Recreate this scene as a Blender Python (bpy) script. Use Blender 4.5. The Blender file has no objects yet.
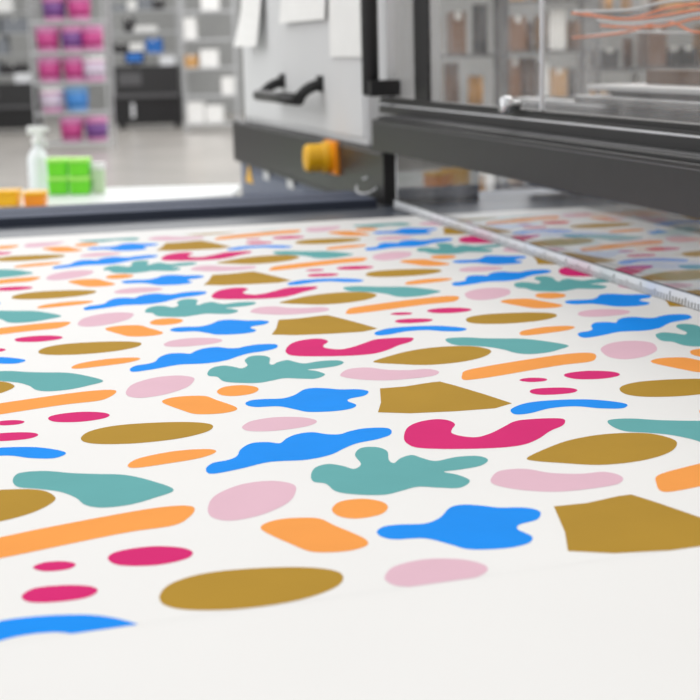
import bpy, bmesh, math, random
import numpy as np
from mathutils import Matrix, Vector
random.seed(4)
S=bpy.context.scene; COL=S.collection
Z0=0.9; FP=1500.0; HC=48.0; RR=0.025
rho=math.atan(RR); th=math.atan((350-HC)*math.cos(rho)/FP)
fw=Vector((0,math.cos(th),-math.sin(th))); r0=Vector((1,0,0)); u0=Vector((0,math.sin(th),math.cos(th)))
cr=math.cos(rho)*r0-math.sin(rho)*u0; cu=math.cos(rho)*u0+math.sin(rho)*r0
CP=Vector((0,0,Z0+0.4))
def ray(px,py): return cr*(px-350)+cu*(350-py)+fw*FP
def gp(px,py,z=0.0):
    d=ray(px,py); t=(Z0+z-CP.z)/d.z; return CP+d*t
def py_(px,py,Y):
    d=ray(px,py); return CP+d*(Y/d.y)
cam=bpy.data.cameras.new("camera"); co=bpy.data.objects.new("camera",cam); COL.objects.link(co)
m=Matrix.Identity(4)
for i in range(3): m[i][0]=cr[i]; m[i][1]=cu[i]; m[i][2]=-fw[i]; m[i][3]=CP[i]
co.matrix_world=m; cam.sensor_width=36; cam.lens=FP/700*36; cam.clip_start=.02; cam.clip_end=200
cam.dof.use_dof=True; cam.dof.focus_distance=1.65; cam.dof.aperture_fstop=7.2
S.camera=co
# machine frame
dv=ray(-62,HC+RR*412); A=Vector((dv.x,dv.y,0)).normalized(); B=Vector((A.y,-A.x,0))
O=gp(397,206,.01); O.z=Z0
F=Matrix.Identity(4)
for i in range(3): F[i][0]=B[i]; F[i][1]=A[i]; F[i][3]=O[i]
FI=F.inverted()
def onb(px,py,b):
    d=ray(px,py); P=O+B*b; t=(P-CP).dot(B)/d.dot(B); q=FI@(CP+d*t); return q.y,q.z
def loc(v): return FI@v
def lin(c):
    o=[]
    for v in c:
        v/=255.0; o.append(v/12.92 if v<=.04045 else ((v+.055)/1.055)**2.4)
    return (o[0],o[1],o[2],1)
MC={}
def mat(name,rgb,rough=.5,metal=0,var=.06,scale=12,trans=0,spec=.5):
    if name in MC: return MC[name]
    M=bpy.data.materials.new(name); M.use_nodes=True; nt=M.node_tree; b=nt.nodes["Principled BSDF"]
    c=lin(rgb)
    tc=nt.nodes.new("ShaderNodeTexCoord"); n=nt.nodes.new("ShaderNodeTexNoise"); n.inputs["Scale"].default_value=scale; n.inputs["Detail"].default_value=4
    nt.links.new(tc.outputs["Object"],n.inputs["Vector"])
    r=nt.nodes.new("ShaderNodeValToRGB")
    r.color_ramp.elements[0].position=.3; r.color_ramp.elements[1].position=.7
    r.color_ramp.elements[0].color=tuple(max(0,x*(1-var)) for x in c[:3])+(1,)
    r.color_ramp.elements[1].color=tuple(min(1,x*(1+var)) for x in c[:3])+(1,)
    nt.links.new(n.outputs["Fac"],r.inputs["Fac"]); nt.links.new(r.outputs["Color"],b.inputs["Base Color"])
    b.inputs["Roughness"].default_value=rough; b.inputs["Metallic"].default_value=metal
    b.inputs["Specular IOR Level"].default_value=spec
    b.inputs["Transmission Weight"].default_value=trans
    MC[name]=M; return M
def glass(name,tint=(235,238,240),haze=.0,gl=1.0,ior=1.4,cut=1.0,rough=.03,dc=.8,sc=7):
    M=bpy.data.materials.new(name); M.use_nodes=True; nt=M.node_tree; nt.nodes.clear()
    o=nt.nodes.new("ShaderNodeOutputMaterial"); t=nt.nodes.new("ShaderNodeBsdfTransparent"); t.inputs[0].default_value=lin(tint)
    g=nt.nodes.new("ShaderNodeBsdfGlossy"); g.inputs["Roughness"].default_value=rough; g.inputs[0].default_value=(gl,gl,gl,1)
    d=nt.nodes.new("ShaderNodeBsdfDiffuse"); d.inputs[0].default_value=(dc,dc,dc,1)
    tc=nt.nodes.new("ShaderNodeTexCoord"); n=nt.nodes.new("ShaderNodeTexNoise"); n.inputs["Scale"].default_value=sc; n.inputs["Detail"].default_value=8; n.inputs["Roughness"].default_value=.7; nt.links.new(tc.outputs["Object"],n.inputs["Vector"])
    mr=nt.nodes.new("ShaderNodeMapRange"); mr.inputs[1].default_value=.35; mr.inputs[2].default_value=.7; mr.inputs[3].default_value=haze*.3; mr.inputs[4].default_value=haze*2.0
    nt.links.new(n.outputs["Fac"],mr.inputs[0])
    m1=nt.nodes.new("ShaderNodeMixShader"); nt.links.new(mr.outputs[0],m1.inputs[0]); nt.links.new(t.outputs[0],m1.inputs[1]); nt.links.new(d.outputs[0],m1.inputs[2])
    ge=nt.nodes.new("ShaderNodeNewGeometry"); io=nt.nodes.new("ShaderNodeMix"); io.data_type='FLOAT'
    io.inputs[2].default_value=ior; io.inputs[3].default_value=1/ior; nt.links.new(ge.outputs["Backfacing"],io.inputs[0])
    fr=nt.nodes.new("ShaderNodeFresnel"); nt.links.new(io.outputs[0],fr.inputs[0])
    mf=nt.nodes.new("ShaderNodeMath"); mf.operation='MULTIPLY'; mf.inputs[1].default_value=cut; nt.links.new(fr.outputs[0],mf.inputs[0])
    m2=nt.nodes.new("ShaderNodeMixShader"); nt.links.new(mf.outputs[0],m2.inputs[0]); nt.links.new(m1.outputs[0],m2.inputs[1]); nt.links.new(g.outputs[0],m2.inputs[2])
    nt.links.new(m2.outputs[0],o.inputs[0]); return M
WM={}
def props(o,**k):
    for a,b in k.items():
        if b is not None: o[a]=b
def empty(name,M,**k):
    o=bpy.data.objects.new(name,None); o.empty_display_size=.1; COL.objects.link(o); o.matrix_basis=M; WM[o]=M.copy(); props(o,**k); return o
class MB:
    def __init__(s,frame=None): s.bm=bmesh.new(); s.F=frame.copy() if frame else Matrix.Identity(4); s.m=[]
    def mi(s,mt):
        if mt not in s.m: s.m.append(mt)
        return s.m.index(mt)
    def face(s,vs,mt):
        try:
            f=s.bm.faces.new(vs); f.material_index=s.mi(mt); return f
        except ValueError: return None
    def box(s,x0,x1,y0,y1,z0,z1,mt,T=None):
        c=[Vector((x,y,z)) for x in(x0,x1) for y in(y0,y1) for z in(z0,z1)]
        if T: c=[T@v for v in c]
        v=[s.bm.verts.new(q) for q in c]
        for q in((0,1,3,2),(4,6,7,5),(0,4,5,1),(2,3,7,6),(0,2,6,4),(1,5,7,3)): s.face([v[i] for i in q],mt)
    def quad(s,pts,mt): s.face([s.bm.verts.new(p) for p in pts],mt)
    def tube(s,pts,r,mt,seg=10,sx=1,sy=1):
        pts=[Vector(p) for p in pts]; n=len(pts); rr=r if isinstance(r,(list,tuple)) else [r]*n
        rings=[]; up=None
        for i,p in enumerate(pts):
            t=(pts[min(i+1,n-1)]-pts[max(i-1,0)]).normalized()
            if up is None:
                up=Vector((0,0,1)) if abs(t.z)<.9 else Vector((1,0,0))
            x=t.cross(up).normalized(); y=x.cross(t).normalized(); up=y
            rings.append([s.bm.verts.new(p+(x*math.cos(2*math.pi*k/seg)*sx+y*math.sin(2*math.pi*k/seg)*sy)*rr[i]) for k in range(seg)])
        for i in range(n-1):
            for k in range(seg):
                f=s.face([rings[i][k],rings[i][(k+1)%seg],rings[i+1][(k+1)%seg],rings[i+1][k]],mt)
                if f: f.smooth=True
        s.face(rings[0],mt); s.face(rings[-1],mt)
    def lathe(s,prof,mt,seg=24,T=None,sq=None):
        rings=[]
        for r,z in prof:
            ring=[]
            for k in range(seg):
                a=2*math.pi*k/seg; v=Vector((r*math.cos(a),r*math.sin(a),z))
                if T: v=T@v
                ring.append(s.bm.verts.new(v))
            rings.append(ring)
        for i in range(len(prof)-1):
            for k in range(seg):
                f=s.face([rings[i][k],rings[i][(k+1)%seg],rings[i+1][(k+1)%seg],rings[i+1][k]],mt)
                if f: f.smooth=True
        s.face(rings[0],mt); s.face(rings[-1],mt)
    def done(s,name,parent=None,bevel=0,**k):
        bm=s.bm; bmesh.ops.recalc_face_normals(bm,faces=bm.faces)
        vs=[v.co for v in bm.verts]
        mn=Vector((min(v[i] for v in vs) for i in range(3))); mx=Vector((max(v[i] for v in vs) for i in range(3)))
        c=Vector(((mn.x+mx.x)/2,(mn.y+mx.y)/2,mn.z)); bmesh.ops.translate(bm,verts=bm.verts,vec=-c)
        me=bpy.data.meshes.new(name); bm.to_mesh(me); bm.free()
        for q in s.m: me.materials.append(q)
        o=bpy.data.objects.new(name,me); COL.objects.link(o)
        Mx=s.F@Matrix.Translation(c); o.matrix_basis=Mx; WM[o]=Mx
        if parent: o.parent=parent; o.matrix_parent_inverse=WM[parent].inverted()
        if bevel:
            bv=o.modifiers.new("bevel",'BEVEL'); bv.width=bevel; bv.segments=2; bv.limit_method='ANGLE'
        props(o,**k); return o
def copy_tree(o,Mnew):
    c=o.copy(); COL.objects.link(c); c.matrix_basis=Mnew; WM[c]=Mnew.copy()
    for ch in list(o.children):
        d=ch.copy(); COL.objects.link(d); d.parent=c; d.matrix_parent_inverse=ch.matrix_parent_inverse.copy(); 
    return c
def crom(P,n=6):
    Q=[]
    for i in range(len(P)-1):
        for s in range(n):
            t=s/n; p0=P[max(i-1,0)];p1=P[i];p2=P[i+1];p3=P[min(i+2,len(P)-1)]
            Q.append(.5*(2*p1+(p2-p0)*t+(2*p0-5*p1+4*p2-p3)*t*t+(3*p1-p0-3*p2+p3)*t**3))
    Q.append(P[-1]); return Q
T=Matrix.Translation
# ---------- materials
white=mat("white_vinyl",(240,239,237),.5,var=.012,scale=3,spec=.2)
def ink(n,c,v=.03): return mat(n,c,.7,var=v,spec=.06)
OCH=ink("ink_ochre",(182,142,46)); TEA=ink("ink_teal",(102,174,175)); BLU=ink("ink_blue",(10,146,248)); MAG=ink("ink_magenta",(219,34,116)); PNK=ink("ink_pink",(231,190,205),.02); ORA=ink("ink_orange",(251,163,78))
LIN=mat("print_edge_line",(234,234,233),.5,var=.01,spec=.2)
char=mat("charcoal_metal",(42,42,43),.38,var=.08,scale=30,spec=.45); blk=mat("black_plastic",(18,18,20),.4); dgr=mat("dark_gray_metal",(88,88,90),.4,.2)
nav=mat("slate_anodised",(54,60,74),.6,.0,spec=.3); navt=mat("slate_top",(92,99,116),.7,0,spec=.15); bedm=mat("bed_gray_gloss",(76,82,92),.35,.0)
gry=mat("gray_panel",(220,221,222),.55,var=.02,scale=4,spec=.3); lgr=mat("light_gray",(215,217,220),.4); sil=mat("silver",(210,212,215),.25,.8)
yel=mat("yellow_plastic",(252,190,10),.4); org=mat("orange_plastic",(248,150,15),.4); wht=mat("white_plastic",(242,242,242),.4,var=.02)
pap=mat("paper",(245,245,243),.6,var=.02); grn=mat("green_plastic",(112,225,40),.4); ylg=mat("lime_lid",(150,238,80),.4)
con=mat("concrete_floor",(164,160,154),.25,var=.12,scale=1.2)
# ---------- setting
b=MB(); b.box(-16,20,-3,33,-.1,0,con); b.done("floor",kind="structure")
wl=mat("wall_paint",(162,163,162),.7,var=.1,scale=.8)
b=MB(); b.box(-16,20,33,33.2,0,5,wl); b.done("wall_back",kind="structure")
b=MB(); b.box(-16.2,-16,-3,33.2,0,5,wl); b.done("wall_left",kind="structure")
b=MB(); b.box(20,20.2,-3,33.2,0,5,wl); b.done("wall_right",kind="structure")
# ---------- lattice of printed pattern
G={'E':[(252,593,0,0),(147,440,1,0),(87,354,2,0),(50,299,3,0),(672,394,1,1),(514,321,2,1),(404,273,3,1)],
'P':[(460,530,0,0),(310,402,1,0),(218,328,2,0),(160,281,3,0),(628,304,2,1),(495,261,3,1)],
'L':[(397,474,0,0),(272,372,1,0),(193,310,2,0),(147,267,3,0),(563,286,2,1)],
'M':[(483,437,0,0),(350,348,1,0),(250,293,2,0),(195,254,3,0),(600,273,2,1),(485,240,3,1)],
'C':[(298,452,0,0),(217,359,1,0),(155,300,2,0),(640,327,1,1),(500,278,2,1)],
'K':[(253,503,0,0),(160,390,1,0),(105,322,2,0),(631,352,1,1),(490,295,2,1)],
'A':[(602,452,0,0),(440,359,1,0),(328,299,2,0)],
'F':[(93,491,0,0),(35,385,1,0),(508,345,1,1)]}
ks=list(G); rows=[];rhs=[]
for gi,k in enumerate(ks):
    for (x,y,i,j) in G[k]:
        p=gp(x,y); w=1/p.y**2
        r=[0]*(len(ks)+2); r[gi]=w; r[-2]=i*w; r[-1]=j*w; rows.append(r); rhs.append([p.x*w,p.y*w])
sol=np.linalg.lstsq(np.array(rows),np.array(rhs),rcond=None)[0]
U=Vector((sol[-2][0],sol[-2][1])); V=Vector((sol[-1][0],sol[-1][1]))
def cat(pts,n=5):
    out=[];N=len(pts)
    for i in range(N):
        p0,p1,p2,p3=[pts[(i+q)%N] for q in(-1,0,1,2)]
        for s in range(n):
            t=s/n
            out.append(tuple(.5*((2*p1[c])+(-p0[c]+p2[c])*t+(2*p0[c]-5*p1[c]+4*p2[c]-p3[c])*t*t+(-p0[c]+3*p1[c]-3*p2[c]+p3[c])*t**3) for c in(0,1)))
    return out
SH=[(OCH,1,[(160,599),(172,587),(205,577),(255,572),(305,571),(337,575),(343,584),(330,594),(295,605),(240,613),(190,614),(165,609)]),
(MAG,1,[(108,562),(118,555),(150,550),(180,551),(193,556),(185,563),(155,569),(120,569)]),
(MAG,1,[(33,571),(45,566),(65,565),(76,568),(68,573),(45,575)]),
(MAG,1,[(22,600),(35,592),(65,589),(90,590),(98,595),(85,602),(55,606),(30,606)]),
(BLU,1,[(511,412),(525,406),(550,403),(585,402),(612,404),(627,407),(622,411),(600,411),(575,409),(550,411),(530,416),(515,417)]),
(ORA,1,[(462,378),(466,373),(490,368),(520,363),(560,357),(583,355),(594,356),(596,360),(590,364),(565,367),(540,371),(500,378),(473,382),(463,382)]),
(ORA,1,[(128,468),(140,461),(175,454),(208,452),(216,455),(200,461),(165,467),(135,471)]),
(TEA,1,[(13,483),(20,476),(45,474),(70,476),(95,477),(125,478),(152,484),(174,493),(155,501),(130,508),(102,511),(85,508),(76,501),(60,495),(38,492),(18,490)]),
(PNK,1,[(208,512),(215,499),(240,488),(270,484),(292,487),(296,494),(288,506),(262,518),(232,524),(213,521)]),
(BLU,1,[(206,472),(213,466),(228,463),(237,459),(241,452),(252,446),(268,445),(280,446),(287,441),(297,437),(312,435),(327,437),(340,437),(350,434),(366,431),(388,431),(391,437),(378,442),(358,446),(345,451),(330,458),(305,463),(270,465),(240,472),(212,477)]),
(PNK,1,[(385,580),(395,570),(425,563),(460,563),(483,568),(487,575),(470,583),(430,590),(400,590),(388,586)]),
(TEA,1,[(311,479),(315,471),(328,467),(343,469),(354,472),(361,467),(355,458),(361,451),(376,450),(387,454),(389,463),(394,466),(401,461),(412,458),(422,461),(436,464),(456,460),(478,459),(488,463),(480,469),(458,473),(444,475),(458,478),(470,484),(460,491),(440,491),(418,490),(402,494),(385,498),(360,498),(337,495),(326,487),(314,485)]),
(ORA,1,[(261,530),(270,525),(285,522),(303,521),(320,522),(335,529),(352,536),(366,543),(367,549),(352,554),(330,556),(310,555),(292,548),(266,536)]),
(ORA,1,[(332,513),(340,505),(362,502),(382,505),(388,511),(380,518),(358,522),(340,520)]),
(BLU,1,[(377,535),(384,530),(400,528),(425,527),(440,521),(450,511),(463,508),(482,509),(500,511),(525,511),(540,515),(537,523),(520,528),(518,533),(532,540),(528,547),(505,552),(470,553),(450,548),(425,542),(395,543),(381,540)]),
(OCH,0,[(378,415),(381,405),(380,391),(405,389),(430,385),(440,384),(455,388),(485,397),(512,406),(495,411),(455,414),(410,416)]),
(MAG,1,[(404,441),(407,431),(418,425),(435,422),(448,423),(455,427),(452,432),(452,436),(462,439),(477,440),(491,436),(503,430),(515,424),(530,422),(550,421),(564,422),(563,428),(550,434),(538,442),(522,448),(495,451),(455,452),(420,451),(408,447)]),
(OCH,1,[(527,461),(545,452),(570,443),(605,437),(645,436),(670,441),(677,447),(668,456),(640,464),(600,468),(560,466),(535,464)]),
(PNK,1,[(491,482),(500,474),(525,472),(550,476),(580,477),(605,475),(622,480),(618,487),(590,492),(555,495),(520,493),(495,488)])]
def clip(poly,n,d):
    out=[];N=len(poly)
    for i in range(N):
        p,q=poly[i],poly[(i+1)%N]; a=p[0]*n[0]+p[1]*n[1]-d; c=q[0]*n[0]+q[1]*n[1]-d
        if a>=0: out.append(p)
        if (a>=0)!=(c>=0):
            t=a/(a-c); out.append((p[0]+(q[0]-p[0])*t,p[1]+(q[1]-p[1])*t))
    return out
aSheet=loc(gp(200,229)).y; aRail=loc(gp(200,217)).y
b0,b1,a0,a1=-2.2,.42,-3.15,aSheet
e0=loc(gp(0,648)); e1=loc(gp(700,550)); ed=(e1-e0); nn=(-ed.y,ed.x); 
if nn[1]<0: nn=(-nn[0],-nn[1])
ln=math.hypot(*nn); nn=(nn[0]/ln,nn[1]/ln); nd=nn[0]*e0.x+nn[1]*e0.y
b=MB(F); b.box(b0,b1,a0,a1,.001,.003,white)
for mt,sm,pts in SH:
    w=[gp(*p) for p in (cat(pts) if sm else cat(pts,1))]
    for i in range(-5,10):
        for j in range(-3,4):
            off=U*i+V*j
            P=[loc(Vector((q.x+off.x,q.y+off.y,Z0))) for q in w]; P=[(q.x,q.y) for q in P]
            for n,d in((nn,nd),((1,0),b0+.04),((-1,0),-(b1-.04)),((0,-1),-(a1-.12))):
                P=clip(P,n,d)
                if len(P)<3: break
            if len(P)<3: continue
            Q=[]
            for p in P:
                if not Q or math.hypot(p[0]-Q[-1][0],p[1]-Q[-1][1])>1e-5: Q.append(p)
            if len(Q)<4: continue
            fc=b.face([b.bm.verts.new((p[0],p[1],.00315)) for p in Q],mt)
            if fc: bmesh.ops.triangulate(b.bm,faces=[fc])
def elp(t,o):
    bb=b0+.04+t*(b1-b0-.08); return (bb+nn[0]*o,(nd-nn[0]*bb)/nn[1]+nn[1]*o,.0031)
b.quad([elp(0,-.0006),elp(1,-.0006),elp(1,0),elp(0,0)],LIN)
b.done("printed_sheet",label="white vinyl sheet printed with colourful blobs on printer bed",category="printed sheet")
# ---------- printer
PR=empty("flatbed_printer",F@T((-.4,-1.2,-Z0)),label="large charcoal flatbed printer with glass hood, gray cabinet and long bed",category="printer")
b=MB(F); b.box(-2.4,.95,-3.3,aRail+.28,-.10,0,bedm); b.box(-2.3,.85,-3.2,aRail+.2,-.30,-.10,char); b.done("printer_bed",PR,bevel=.004)
for (x,y) in((-2.2,-3.1),(-2.2,.0),(.75,-3.1),(.75,.0)):
    b=MB(F); b.box(x-.05,x+.05,y-.05,y+.05,-.87,-.3,char); b.lathe([(.06,-.9),(.06,-.88),(.02,-.87)],blk,16,T((x,y,0))); b.done("leg",PR)
b=MB(F); r=aRail
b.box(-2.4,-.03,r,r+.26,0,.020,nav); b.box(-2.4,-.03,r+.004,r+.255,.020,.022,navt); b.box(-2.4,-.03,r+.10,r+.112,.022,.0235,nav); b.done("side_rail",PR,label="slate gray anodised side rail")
# beam
aE,_=onb(372,120,-.03)
b=MB(F); b.box(-.03,.10,-2.95,aE,.145,.222,char); b.box(-.018,.09,-2.95,aE-.01,.222,.229,char); b.box(-.004,.09,-2.95,aE-.02,.229,.231,dgr); b.box(-.0315,-.03,-2.94,aE-.01,.213,.2155,dgr)
b.done("gantry_beam",PR,bevel=.003)
b=MB(F); b.box(.45,.58,-2.95,.25,.02,.228,char); b.done("rear_beam",PR,bevel=.006)
b=MB(F); b.box(.0,.1,-2.94,-2.84,.0,.146,char); b.done("beam_support",PR,bevel=.003)
plate=glass("clear_guard",(240,242,245),.09,ior=1.6,rough=.02,sc=5)
b=MB(F); b.quad([(0,-2.9,.024),(0,0,.024),(0,0,.147),(0,-2.9,.147)],plate); b.box(-.001,.001,-.004,.003,.02,.147,lgr); b.done("clear_guard",PR,label="clear acrylic guard strip")
rul=mat("ruler_white",(228,231,235),.35,var=.02); tk=mat("ruler_tick",(40,44,54),.5)
b=MB(F); n=58
def rp(t): return -.0045-.012*math.sin(math.pi*min(1,max(0,-t/2.2)))
ys=[.01-i*2.91/n for i in range(n+1)]
def strip(z0,z1,mt,top,o=0):
    rr=[]
    for y in ys:
        x=rp(y)+o; rr.append([b.bm.verts.new(v) for v in((x,y,z0),(x,y,z1),(x+.004,y,z1),(x+.004,y,z0))])
    for i in range(n):
        for k in range(4): b.face([rr[i][k],rr[i][(k+1)%4],rr[i+1][(k+1)%4],rr[i+1][k]],mt if k!=1 else top)
    b.face(rr[0],mt); b.face(rr[-1],mt)
strip(.0045,.0245,rul,rul); strip(.0245,.026,dgr,dgr,-.0003); strip(.0035,.0045,dgr,dgr,-.0003)
for i in range(280):
    y=-i*.010-.003; L=.014 if i%10==0 else (.011 if i%5==0 else .008); x=rp(y)-.0004
    b.quad([(x,y,.0055),(x,y,.0055+L),(x,y-.0032,.0055+L),(x,y-.0032,.0055)],tk)
b.done("ruler_strip",PR,label="thin white ruler strip with dark tick marks")
# hood
HD=empty("glass_hood",F@T((.3,-1.3,.23)))
HD.parent=PR; HD.matrix_parent_inverse=WM[PR].inverted()
HT=.86
b=MB(F)
p1a,_=onb(388,60,.03); p1b,_=onb(378,60,.03); p2a,_=onb(427,60,.04); p2b,_=onb(414,60,.04); sa,_=onb(534,60,.03)
b.box(.03,.07,-2.93,p1b,.231,.262,char); b.box(.028,.03,-2.93,p1b,.252,.256,lgr)
b.box(.034,.056,-2.93,p1b,.262,.272,blk)
b.box(.03,.07,-2.93,p1b,HT-.04,HT,char)
b.box(.04,.05,p2a,p2b,.27,HT-.04,blk); b.box(.03,.07,-2.93,-2.88,.27,HT-.04,blk)
b.box(.47,.49,-2.93,p1b,.228,.262,char); b.box(.47,.49,-2.93,p1b,HT-.04,HT,char)
b.done("hood_frame",HD,bevel=.002)
b=MB(F); b.box(.028,.05,p1a,p1b,.274,HT-.04,gry); b.done("hood_post",HD,bevel=.002,label="gray end post")
hg=glass("hood_glass",(243,242,240),.13,ior=1.4,dc=.85,sc=6)
for (ya,yb) in((p2b,p1a),(sa,p2a),(-2.88,sa-.004)):
    b=MB(F); b.quad([(.046,ya,.272),(.046,yb,.272),(.046,yb,HT-.04),(.046,ya,HT-.04)],hg); b.done("glass_pane",HD)
b=MB(F); b.box(.042,.05,sa-.006,sa+.001,.272,HT-.04,lgr); b.done("pane_joint",HD)
b=MB(F); b.quad([(.48,-2.9,.262),(.48,p1a,.262),(.48,p1a,HT-.04),(.48,-2.9,HT-.04)],glass("rear_glass",(244,243,241),.04,ior=1.2)); b.done("rear_glass_pane",HD)
kz=onb(510,105,.02)
b=MB(F); b.lathe([(.0,-.02),(.016,-.02),(.018,-.012),(.018,0),(.009,.002),(.009,.02),(.0,.021)],sil,18,T((.02,kz[0],kz[1]))@Matrix.Rotation(math.pi/2,4,'Y')); b.done("latch_knob",HD,label="chrome latch knob")
oc=mat("orange_hose",(255,125,15),.5)
def on(px,py,bb): q=onb(px,py,bb); return (bb,q[0],q[1])
for k in range(7):
    b=MB(F); rg=random.Random(k+10)
    seq=[(760,-8+k*6),(700,-2+k*6+rg.uniform(-5,5)),(665,3+k*5+rg.uniform(-7,7)),(625,9+k*4+rg.uniform(-7,7)),(585+rg.uniform(-18,18),8+k*5+rg.uniform(-5,5))]
    b.tube(crom([Vector(on(x,y,.16+.045*k)) for x,y in seq]),.0026,oc if k%3 else lgr,8); b.done("hose",HD,label="orange flexible air hose" if k%3 else "pale flexible air hose")
b=MB(F); b.box(.30,.36,-2.9,.0,.235,.26,sil); b.box(.31,.35,-2.9,.0,.26,.268,lgr); b.done("carriage_rail",HD,label="silver linear guide rail")
ca=onb(740,60,.3)[0]; cb_=onb(600,60,.3)[0]
brn=mat("carriage_brown",(96,70,48),.5)
b=MB(F); b.box(.24,.42,ca,cb_,.272,.288,sil); b.box(.26,.40,ca+.03,cb_-.02,.30,.31,lgr); b.box(.30,.40,ca+.1,cb_-.06,.288,.300,dgr); b.box(.36,.40,ca+.05,cb_-.1,.31,.34,brn)
b.done("print_carriage",HD,bevel=.002,label="silver print carriage plate with brown housing")
# black tube handle
z=onb(370,94,-.02); zz=z[1]
b=MB(F); ya,_=onb(370,50,-.02)
b.tube([(-.02,ya,zz),(-.02,ya,.95)],.022,blk,14); b.box(-.035,.045,ya-.05,ya+.02,zz-.005,zz+.035,blk); b.box(-.035,.045,ya-.05,ya+.02,.88,.92,blk)
b.done("hood_handle",PR,bevel=.002,label="vertical black tube handle")
# cabinet
CB=empty("control_cabinet",F@T((.15,1.2,-Z0))); CB.parent=PR; CB.matrix_parent_inverse=WM[PR].inverted()
a2,_=onb(233,140,0); a3,_=onb(243,60,.03); a4,_=onb(366,60,.03)
zt=onb(233,120,0)[1]; zb=onb(233,160,0)[1]
b=MB(F); b.box(0,.26,aE+.01,a2,zb,zt,char); b.box(-.004,0,aE+.02,a2-.02,zb+.006,zb+.012,blk); b.box(-.004,0,aE+.02,a2-.02,zt-.012,zt-.006,dgr); b.done("cabinet_plinth",CB,bevel=.006)
b=MB(F); b.box(.03,.24,a4,a3,zt,1.05,gry); b.box(.024,.03,a4+.02,a3-.03,zt+.018,1.03,gry); b.done("cabinet_panel",CB,bevel=.004,label="light gray sheet metal door")
lb=mat("lower_body",(106,114,134),.45,.0)
b=MB(F); b.box(.02,.24,aRail+.32,a2-.04,-Z0,zb,lb); b.box(.014,.02,aRail+.4,a2-.1,-.6,zb-.02,lb); b.done("cabinet_base",CB,bevel=.004,label="blue-gray lower cabinet box")
h1=onb(284,86,.024); h2=onb(322,88,.024)
b=MB(F); bz=(h1[1]+h2[1])/2-.03
for h in(h1,h2):
    b.tube(crom([Vector((.024,h[0],bz+.045)),Vector((-.02,h[0],bz+.03)),Vector((-.05,h[0],bz+.004))],4),.017,blk,12)
    b.box(.012,.025,h[0]-.022,h[0]+.022,bz+.022,bz+.068,blk)
b.tube([(-.055,h1[0]+.05,bz),(-.055,h2[0]-.03,bz)],.018,blk,14)
b.done("handle",CB,bevel=0,label="black bar door handle")
s=onb(334,157,0)
b=MB(F); R=T((0,s[0],s[1]))@Matrix.Rotation(-math.pi/2,4,'Y')
b.box(-.012,.001,s[0]-.065,s[0]+.065,s[1]-.048,s[1]+.048,org)
b.lathe([(.0,.005),(.045,.005),(.045,.034),(.040,.038),(.040,.078),(.034,.086),(0,.086)],yel,24,R)
b.done("rotary_switch",CB,bevel=.002,label="yellow rotary isolator switch")
q=onb(249,173,.012)
b=MB(F); b.face([b.bm.verts.new((.012,q[0]-.07,q[1]-.036)),b.bm.verts.new((.012,q[0]+.07,q[1]-.036)),b.bm.verts.new((.012,q[0],q[1]+.036))],yel); b.done("warning_sticker",CB,label="yellow triangular warning sticker")
for px,py in((266,175),(290,183)):
    q=onb(px,py,.012); b=MB(F); b.quad([(.012,q[0]-.05,q[1]-.018),(.012,q[0]+.05,q[1]-.018),(.012,q[0]+.05,q[1]+.014),(.012,q[0]-.05,q[1]+.014)],lgr); b.done("notice_sticker",CB,label="small white notice sticker")
q=on(368,185,-.01)
b=MB(F); b.tube([(-.01+.03*math.sin(t*.5),q[1]+.05*math.cos(t*.5),q[2]+.02*math.sin(t*.5+.6)) for t in range(12)],.003,lgr,8); b.done("cable_loop",PR,label="thin pale cable loop")
def sheetp(name,xa,xb,zb,zt,curl,label,bb=.018):
    b=MB(F); n=10
    rows=[]
    for i in range(n+1):
        t=i/n; zc=zb+(zt-zb)*t; o=curl*(1-t)**2
        rows.append([b.bm.verts.new((bb-o,xa,zc)),b.bm.verts.new((bb-o*1.6,xb,zc))])
    for i in range(n): b.face([rows[i][0],rows[i][1],rows[i+1][1],rows[i+1][0]],pap)
    o=b.done(name,label=label,category="paper"); sd=o.modifiers.new("solid",'SOLIDIFY'); sd.thickness=.002; return o
q1=onb(330,30,.018);q2=onb(362,57,.018); sheetp("paper_sheet",q2[0],q1[0],q2[1],.75,.0,"plain white paper sheets taped flat to the gray cabinet door")
q1=onb(284,10,.018);q2=onb(328,19,.018); sheetp("paper_sheet",q2[0],q1[0],q2[1],.72,.01,"short white notice taped on the gray cabinet door")
q1=onb(248,10,.018);q2=onb(266,40,.018); sheetp("paper_sheet",q2[0],q1[0],q2[1]-.02,.80,.035,"white paper hanging with a curled lower corner on the cabinet")
# ---------- work table behind
tabm=mat("table_white",(218,221,221),.4,var=.02)
tl=empty("work_table",T((-1.4,5.7,0)),label="white-topped work table holding bottle and plastic tubs",category="table")
xr=py_(236,190,5.9).x
b=MB(); b.box(-2.6,xr,5.0,6.2,.72,.76,tabm); b.done("table_top",tl,bevel=.004)
for x in(-2.5,xr-.06):
    for y in(5.06,6.1):
        b=MB(); b.box(x-.025,x+.025,y-.025,y+.025,0,.72,sil); b.done("leg",tl)
def tpos(px,py): d=ray(px,py); t=(.76-CP.z)/d.z; return CP+d*t
p=tpos(40,191)
sb=empty("spray_bottle",T((p.x,p.y,.76)),label="white trigger spray bottle standing on the white table",category="bottle")
bt=mat("bottle_white",(238,242,245),.3,var=.02)
b=MB(); TT=T((p.x,p.y,.76)); b.lathe([(.0,0),(.038,0),(.042,.006),(.042,.13),(.038,.145),(.026,.165),(.016,.178),(.013,.195),(.0,.195)],bt,24,TT); b.done("bottle_body",sb)
b=MB(); b.lathe([(0,.192),(.021,.192),(.021,.214),(.012,.22),(.011,.232),(0,.232)],wht,18,TT)
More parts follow.
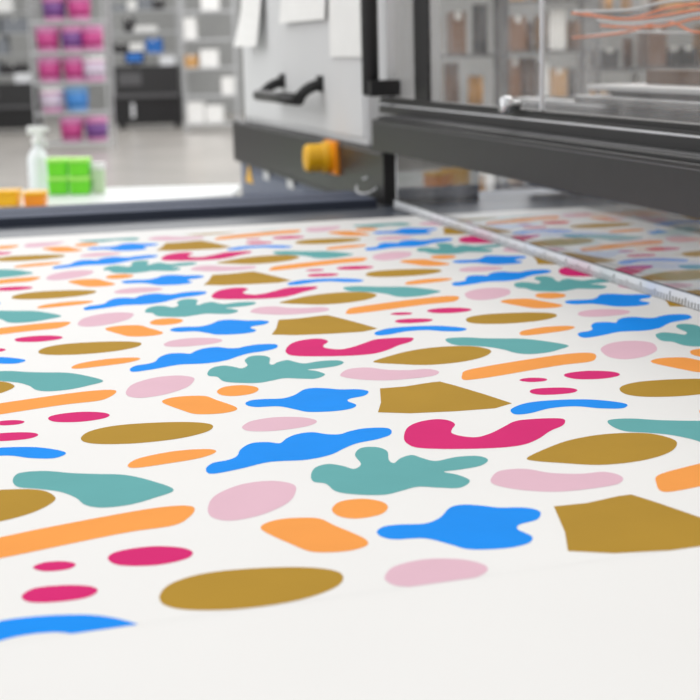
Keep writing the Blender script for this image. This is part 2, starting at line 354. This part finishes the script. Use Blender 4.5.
b.box(p.x-.035,p.x+.026,p.y-.013,p.y+.013,.76+.23,.76+.262,wht); b.box(p.x+.026,p.x+.05,p.y-.007,p.y+.007,.76+.240,.76+.255,wht)
b.tube([(p.x+.015,p.y,.76+.232),(p.x+.032,p.y,.76+.205),(p.x+.037,p.y,.76+.175)],.006,wht,8); b.done("trigger_head",sb,bevel=.003)
def tub(px,py,w,h,m1,m2,label,dz=0,dy=0):
    p=tpos(px,py); zb=.76+dz
    e=empty("plastic_tub",T((p.x,p.y+dy,zb)),label=label,category="tub")
    b=MB(); x,y=p.x,p.y+dy
    vs=[]
    for zz,k in((0,.94),(h*.78,1)):
        vs.append([b.bm.verts.new((x+sx*w/2*k,y+sy*w/2*k,zb+zz)) for sx,sy in((-1,-1),(1,-1),(1,1),(-1,1))])
    b.face(vs[0],m1); b.face(vs[1],m1)
    for i in range(4): b.face([vs[0][i],vs[0][(i+1)%4],vs[1][(i+1)%4],vs[1][i]],m1)
    b.done("tub_body",e,bevel=.006)
    b=MB(); b.box(x-w*.52,x+w*.52,y-w*.52,y+w*.52,zb+h*.78,zb+h,m2); b.done("tub_lid",e,bevel=.004)
    return e
ylg2=mat("pale_lime_lid",(180,246,115),.4)
for k,(px,dz) in enumerate(((60,0),(60,.072),(81.5,0),(81.5,.072))):
    tub(px,194,.079,.071,grn,ylg2,"bright green plastic tub stacked on the white table",dz)
clr=mat("clear_tub",(205,228,190),.3)
tub(99.5,193,.05,.12,clr,wht,"tall pale green plastic tub beside the green tubs")
tub(9,206,.085,.06,yel,yel,"low yellow plastic tub on the white table")
tub(36,206,.078,.055,org,yel,"low orange plastic tub with yellow lid on the white table")
# ---------- background racks & stuff
def rack(name,x,y,w,d,h,lv,m,label,cat_="shelving rack",t=.012,wire=False):
    b=MB()
    for sx in(-1,1):
        for sy in(-1,1): b.box(x+sx*w/2-t,x+sx*w/2+t,y+sy*d/2-t,y+sy*d/2+t,0,h,m)
    for z in lv:
        if wire:
            for sy in(-1,1): b.box(x-w/2,x+w/2,y+sy*d/2-.008,y+sy*d/2+.008,z-.03,z,m)
            nw=int(w/.06)
            for q in range(nw+1): xx=x-w/2+w*q/nw; b.box(xx-.004,xx+.004,y-d/2,y+d/2,z-.008,z,m)
        else: b.box(x-w/2,x+w/2,y-d/2,y+d/2,z-.02,z,m)
    return b.done(name,label=label,category=cat_)
chrome=mat("rack_chrome",(186,188,190),.35,.2)
p=gp(77,150,-Z0); RX,RY=p.x,p.y
rack("ink_rack",RX,RY,1.0,.5,2.6,[.12,.53,.94,1.35,1.76,2.17],chrome,"pale metal rack stacked with ink buckets",t=.01,wire=True)
def bucket(kind,c1,c2,label,x,y,z):
    e=empty("ink_bucket",T((x,y,z)),label=label,category="bucket",group="ink buckets on the pale rack")
    TT=T((x,y,z)); b=MB(); b.lathe([(0,0),(.125,0),(.140,.015),(.150,.05)],c2,20,TT); b.lathe([(.150,.05),(.162,.25)],c1,20,TT); b.lathe([(.162,.25),(.165,.28),(0,.28)],c2,20,TT); b.done("bucket_body",e)
    b=MB(); b.lathe([(0,.28),(.172,.278),(.174,.305),(.15,.325),(.10,.332),(0,.335)],wht if kind=='w' else c2,20,TT); b.done("bucket_lid",e); return e
bm1=mat("bucket_magenta",(186,62,130),.4); bm2=mat("bucket_purple",(112,66,134),.4); bm3=mat("bucket_blue",(60,130,200),.4); lidp=mat("lid_pink",(212,136,182),.4); lidb=mat("lid_light_blue",(120,172,220),.4)
kinds={}
layout=[(2.17,[('m',-.32),('p',.03),('m',.31)]),(1.76,[('p',-.2),('m',.15)]),(1.35,[('m',-.3),('p',.05),('m',.31)]),(.94,[('m',-.31),('m',.05),('w',.31)]),(.53,[('w',-.28),('b',.08),('b',.31)]),(.12,[('m',-.05),('p',.3)])]
layout[4]=(.53,[('w',-.3),('b',.05)]); 
kd={'m':(bm1,lidp,"magenta ink bucket with pink lid on the pale rack"),'p':(bm2,lidp,"purple ink bucket with pink lid on the pale rack"),'b':(bm3,lidb,"blue ink bucket with light blue lid on the pale rack"),'w':(mat("bucket_clear",(200,186,204),.4),lidp,"whitish bucket with white lid on the pale rack")}
layout[4][1].append(('b',.31+.02)) if False else None
for z,row in layout:
    for k,dx in row:
        yy=RY-.03+random.uniform(-.03,.03); jx=random.uniform(-.008,.008)
        if k not in kinds: kinds[k]=bucket(k,*kd[k],RX+dx+jx,yy,z)
        else: copy_tree(kinds[k],T((RX+dx+jx,yy,z)))
MK={'c':("tan cardboard",(196,150,92)),'g':("gray plastic",(130,134,140)),'y':("ochre yellow",(214,150,44)),'w':("white",(236,236,234)),'d':("dark gray",(48,46,48)),'b':("blue plastic",(40,110,190)),'o':("brown",(122,78,38))}
MM={k:mat("box_"+v[0].replace(" ","_"),v[1],.6) for k,v in MK.items()}
proto={}
def putbox(kind,x,y,z,w=.32,h=.28,roll=False):
    key=(kind,w,h,roll)
    if key not in proto:
        b=MB()
        if roll:
            b.lathe([(.012,0),(w/2,0),(w/2,h),(.3*w,h),(.3*w,h-.02),(.012,h-.02)],MM[kind],18)
            o=b.done("material_roll",label=MK[kind][0]+" upright roll of material standing on a metal rack",category="roll")
        else:
            b.box(-w/2,w/2,-.17,.17,0,h,MM[kind]); b.box(-.02,.02,-.172,.172,h*.8,h+.002,pap)
            o=b.done("storage_box",bevel=.006,label=MK[kind][0]+" storage box standing on a metal rack",category="box")
        proto[key]=o
    else:
        o=proto[key].copy(); COL.objects.link(o)
    o.matrix_basis=T((x,y,z)); o["group"]="material rolls on warehouse racks" if roll else "storage boxes on warehouse racks"
def filled(px0,px1,Y,h,lv,m,label,kinds,ws=(.22,.32,.42),hs=(.14,.22,.3),rolls=0,wire=False):
    x0=py_(px0,60,Y).x; x1=py_(px1,60,Y).x; x=(x0+x1)/2; W=x1-x0
    rack("storage_rack",x,Y,W,.5,h,lv,m,label,wire=wire)
    for z in lv:
        cx=x0+.03
        while True:
            k=random.choice(kinds); w=random.choice(ws); rl=random.random()<rolls
            if cx+w>x1-.03: break
            if k!='.': putbox(k,cx+w/2,Y,z,w,random.choice(hs),rl)
            cx+=w+random.choice((.01,.02,.05))
filled(184,236,25,2.6,[.15,.6,1.05,1.5,1.95],chrome,"pale wire rack with white and tan boxes","wwgc.w.w",(.2,.28,.4),(.2,.28,.34),wire=True)
filled(-60,34,30,2.8,[.95,1.35,1.75,2.15],chrome,"pale metal rack with mixed boxes against the wall","wgdgwdd.c",(.3,.5,.6),(.2,.28,.36))
filled(114,180,31,2.8,[1.3,1.72,2.15],chrome,"pale storage rack with dark, blue and pale boxes","dgwdwbg.",(.2,.3,.45),(.12,.2,.28),wire=True)
filled(420,500,9,2.2,[.3,.62,.92,1.25,1.6],dgr,"dark rack with tan and brown rolls","coyodooyw",(.04,.06,.09),(.2,.24,.28),.8)
filled(503,585,11,2.2,[.3,.6,.92,1.25,1.6],dgr,"dark metal rack with brown and white boxes","cdoowoyco",(.05,.08,.12),(.2,.24,.28),.7)
filled(590,760,8.5,2.2,[.3,.65,.9,1.16,1.45],dgr,"wide dark rack with brown and white boxes","cwdoyocgowy",(.04,.06,.1),(.1,.16,.22),.5)
filled(350,418,12,2.2,[.3,.65,1.0,1.35,1.7],dgr,"dark metal rack with brown boxes","oodco",(.1,.16,.2),(.22,.28,.32))
def machine(px0,px1,ybase,ht,label,screen=True,dY=0):
    Y=gp((px0+px1)/2,ybase,-Z0).y+dY; x0=py_(px0,60,Y).x; x1=py_(px1,60,Y).x
    e=empty("office_machine",T(((x0+x1)/2,Y,0)),label=label,category="machine")
    b=MB(); b.box(x0,x1,Y-.3,Y+.3,.08,ht*.55,blk); b.box(x0+.03,x1-.03,Y-.28,Y+.3,ht*.55,ht,char); b.box(x0+.02,x1-.02,Y-.36,Y-.3,ht*.5,ht*.56,dgr); b.box(x0+.3,x0+.36,Y-.31,Y-.3,.2,.45,lgr); b.box(x1-.35,x1-.1,Y-.2,Y+.1,ht,ht+.16,lgr); b.box(x0+.1,x0+.5,Y-.285,Y-.28,ht*.7,ht*.9,dgr); b.done("machine_body",e,bevel=.02)
    for x in(x0+.1,x1-.1):
        b=MB(); b.box(x-.04,x+.04,Y-.2,Y+.2,0,.08,blk); b.done("machine_foot",e)
    if screen:
        b=MB(); b.box(x0+.2,x0+.55,Y-.1,Y-.06,ht+.04,ht+.26,blk); b.box(x0+.24,x0+.51,Y-.105,Y-.1,ht+.08,ht+.22,MM['b']); b.box(x0+.35,x0+.4,Y-.1,Y-.05,ht,ht+.05,blk); b.done("machine_screen",e,label="small blue-lit screen")
machine(-30,36,133,.85,"low black machine on the warehouse floor",False)
machine(114,181,128,1.08,"wide black machine with a small screen on the floor")
# ---------- light
w=bpy.data.worlds.new("world"); S.world=w; w.use_nodes=True; w.node_tree.nodes["Background"].inputs[0].default_value=(1,.99,.98,1); w.node_tree.nodes["Background"].inputs[1].default_value=.81
def area(x,y,z,sx,sy,e,rot=(0,0,0)):
    l=bpy.data.lights.new("fill_light",'AREA'); l.shape='RECTANGLE'; l.size=sx; l.size_y=sy; l.energy=e; o=bpy.data.objects.new("fill_light",l); COL.objects.link(o); o.location=(x,y,z); o.rotation_euler=rot
area(-3,3,5,6,6,50); area(-7,5,3.2,5,3,150,(0,-math.radians(75),0)); area(0,20,6,14,14,1200); area(3,8.5,5,5,4,320)  # added unseen fill lamps: over bed, sideways onto cabinet, background, right-hand racks
S.view_settings.view_transform='Standard'
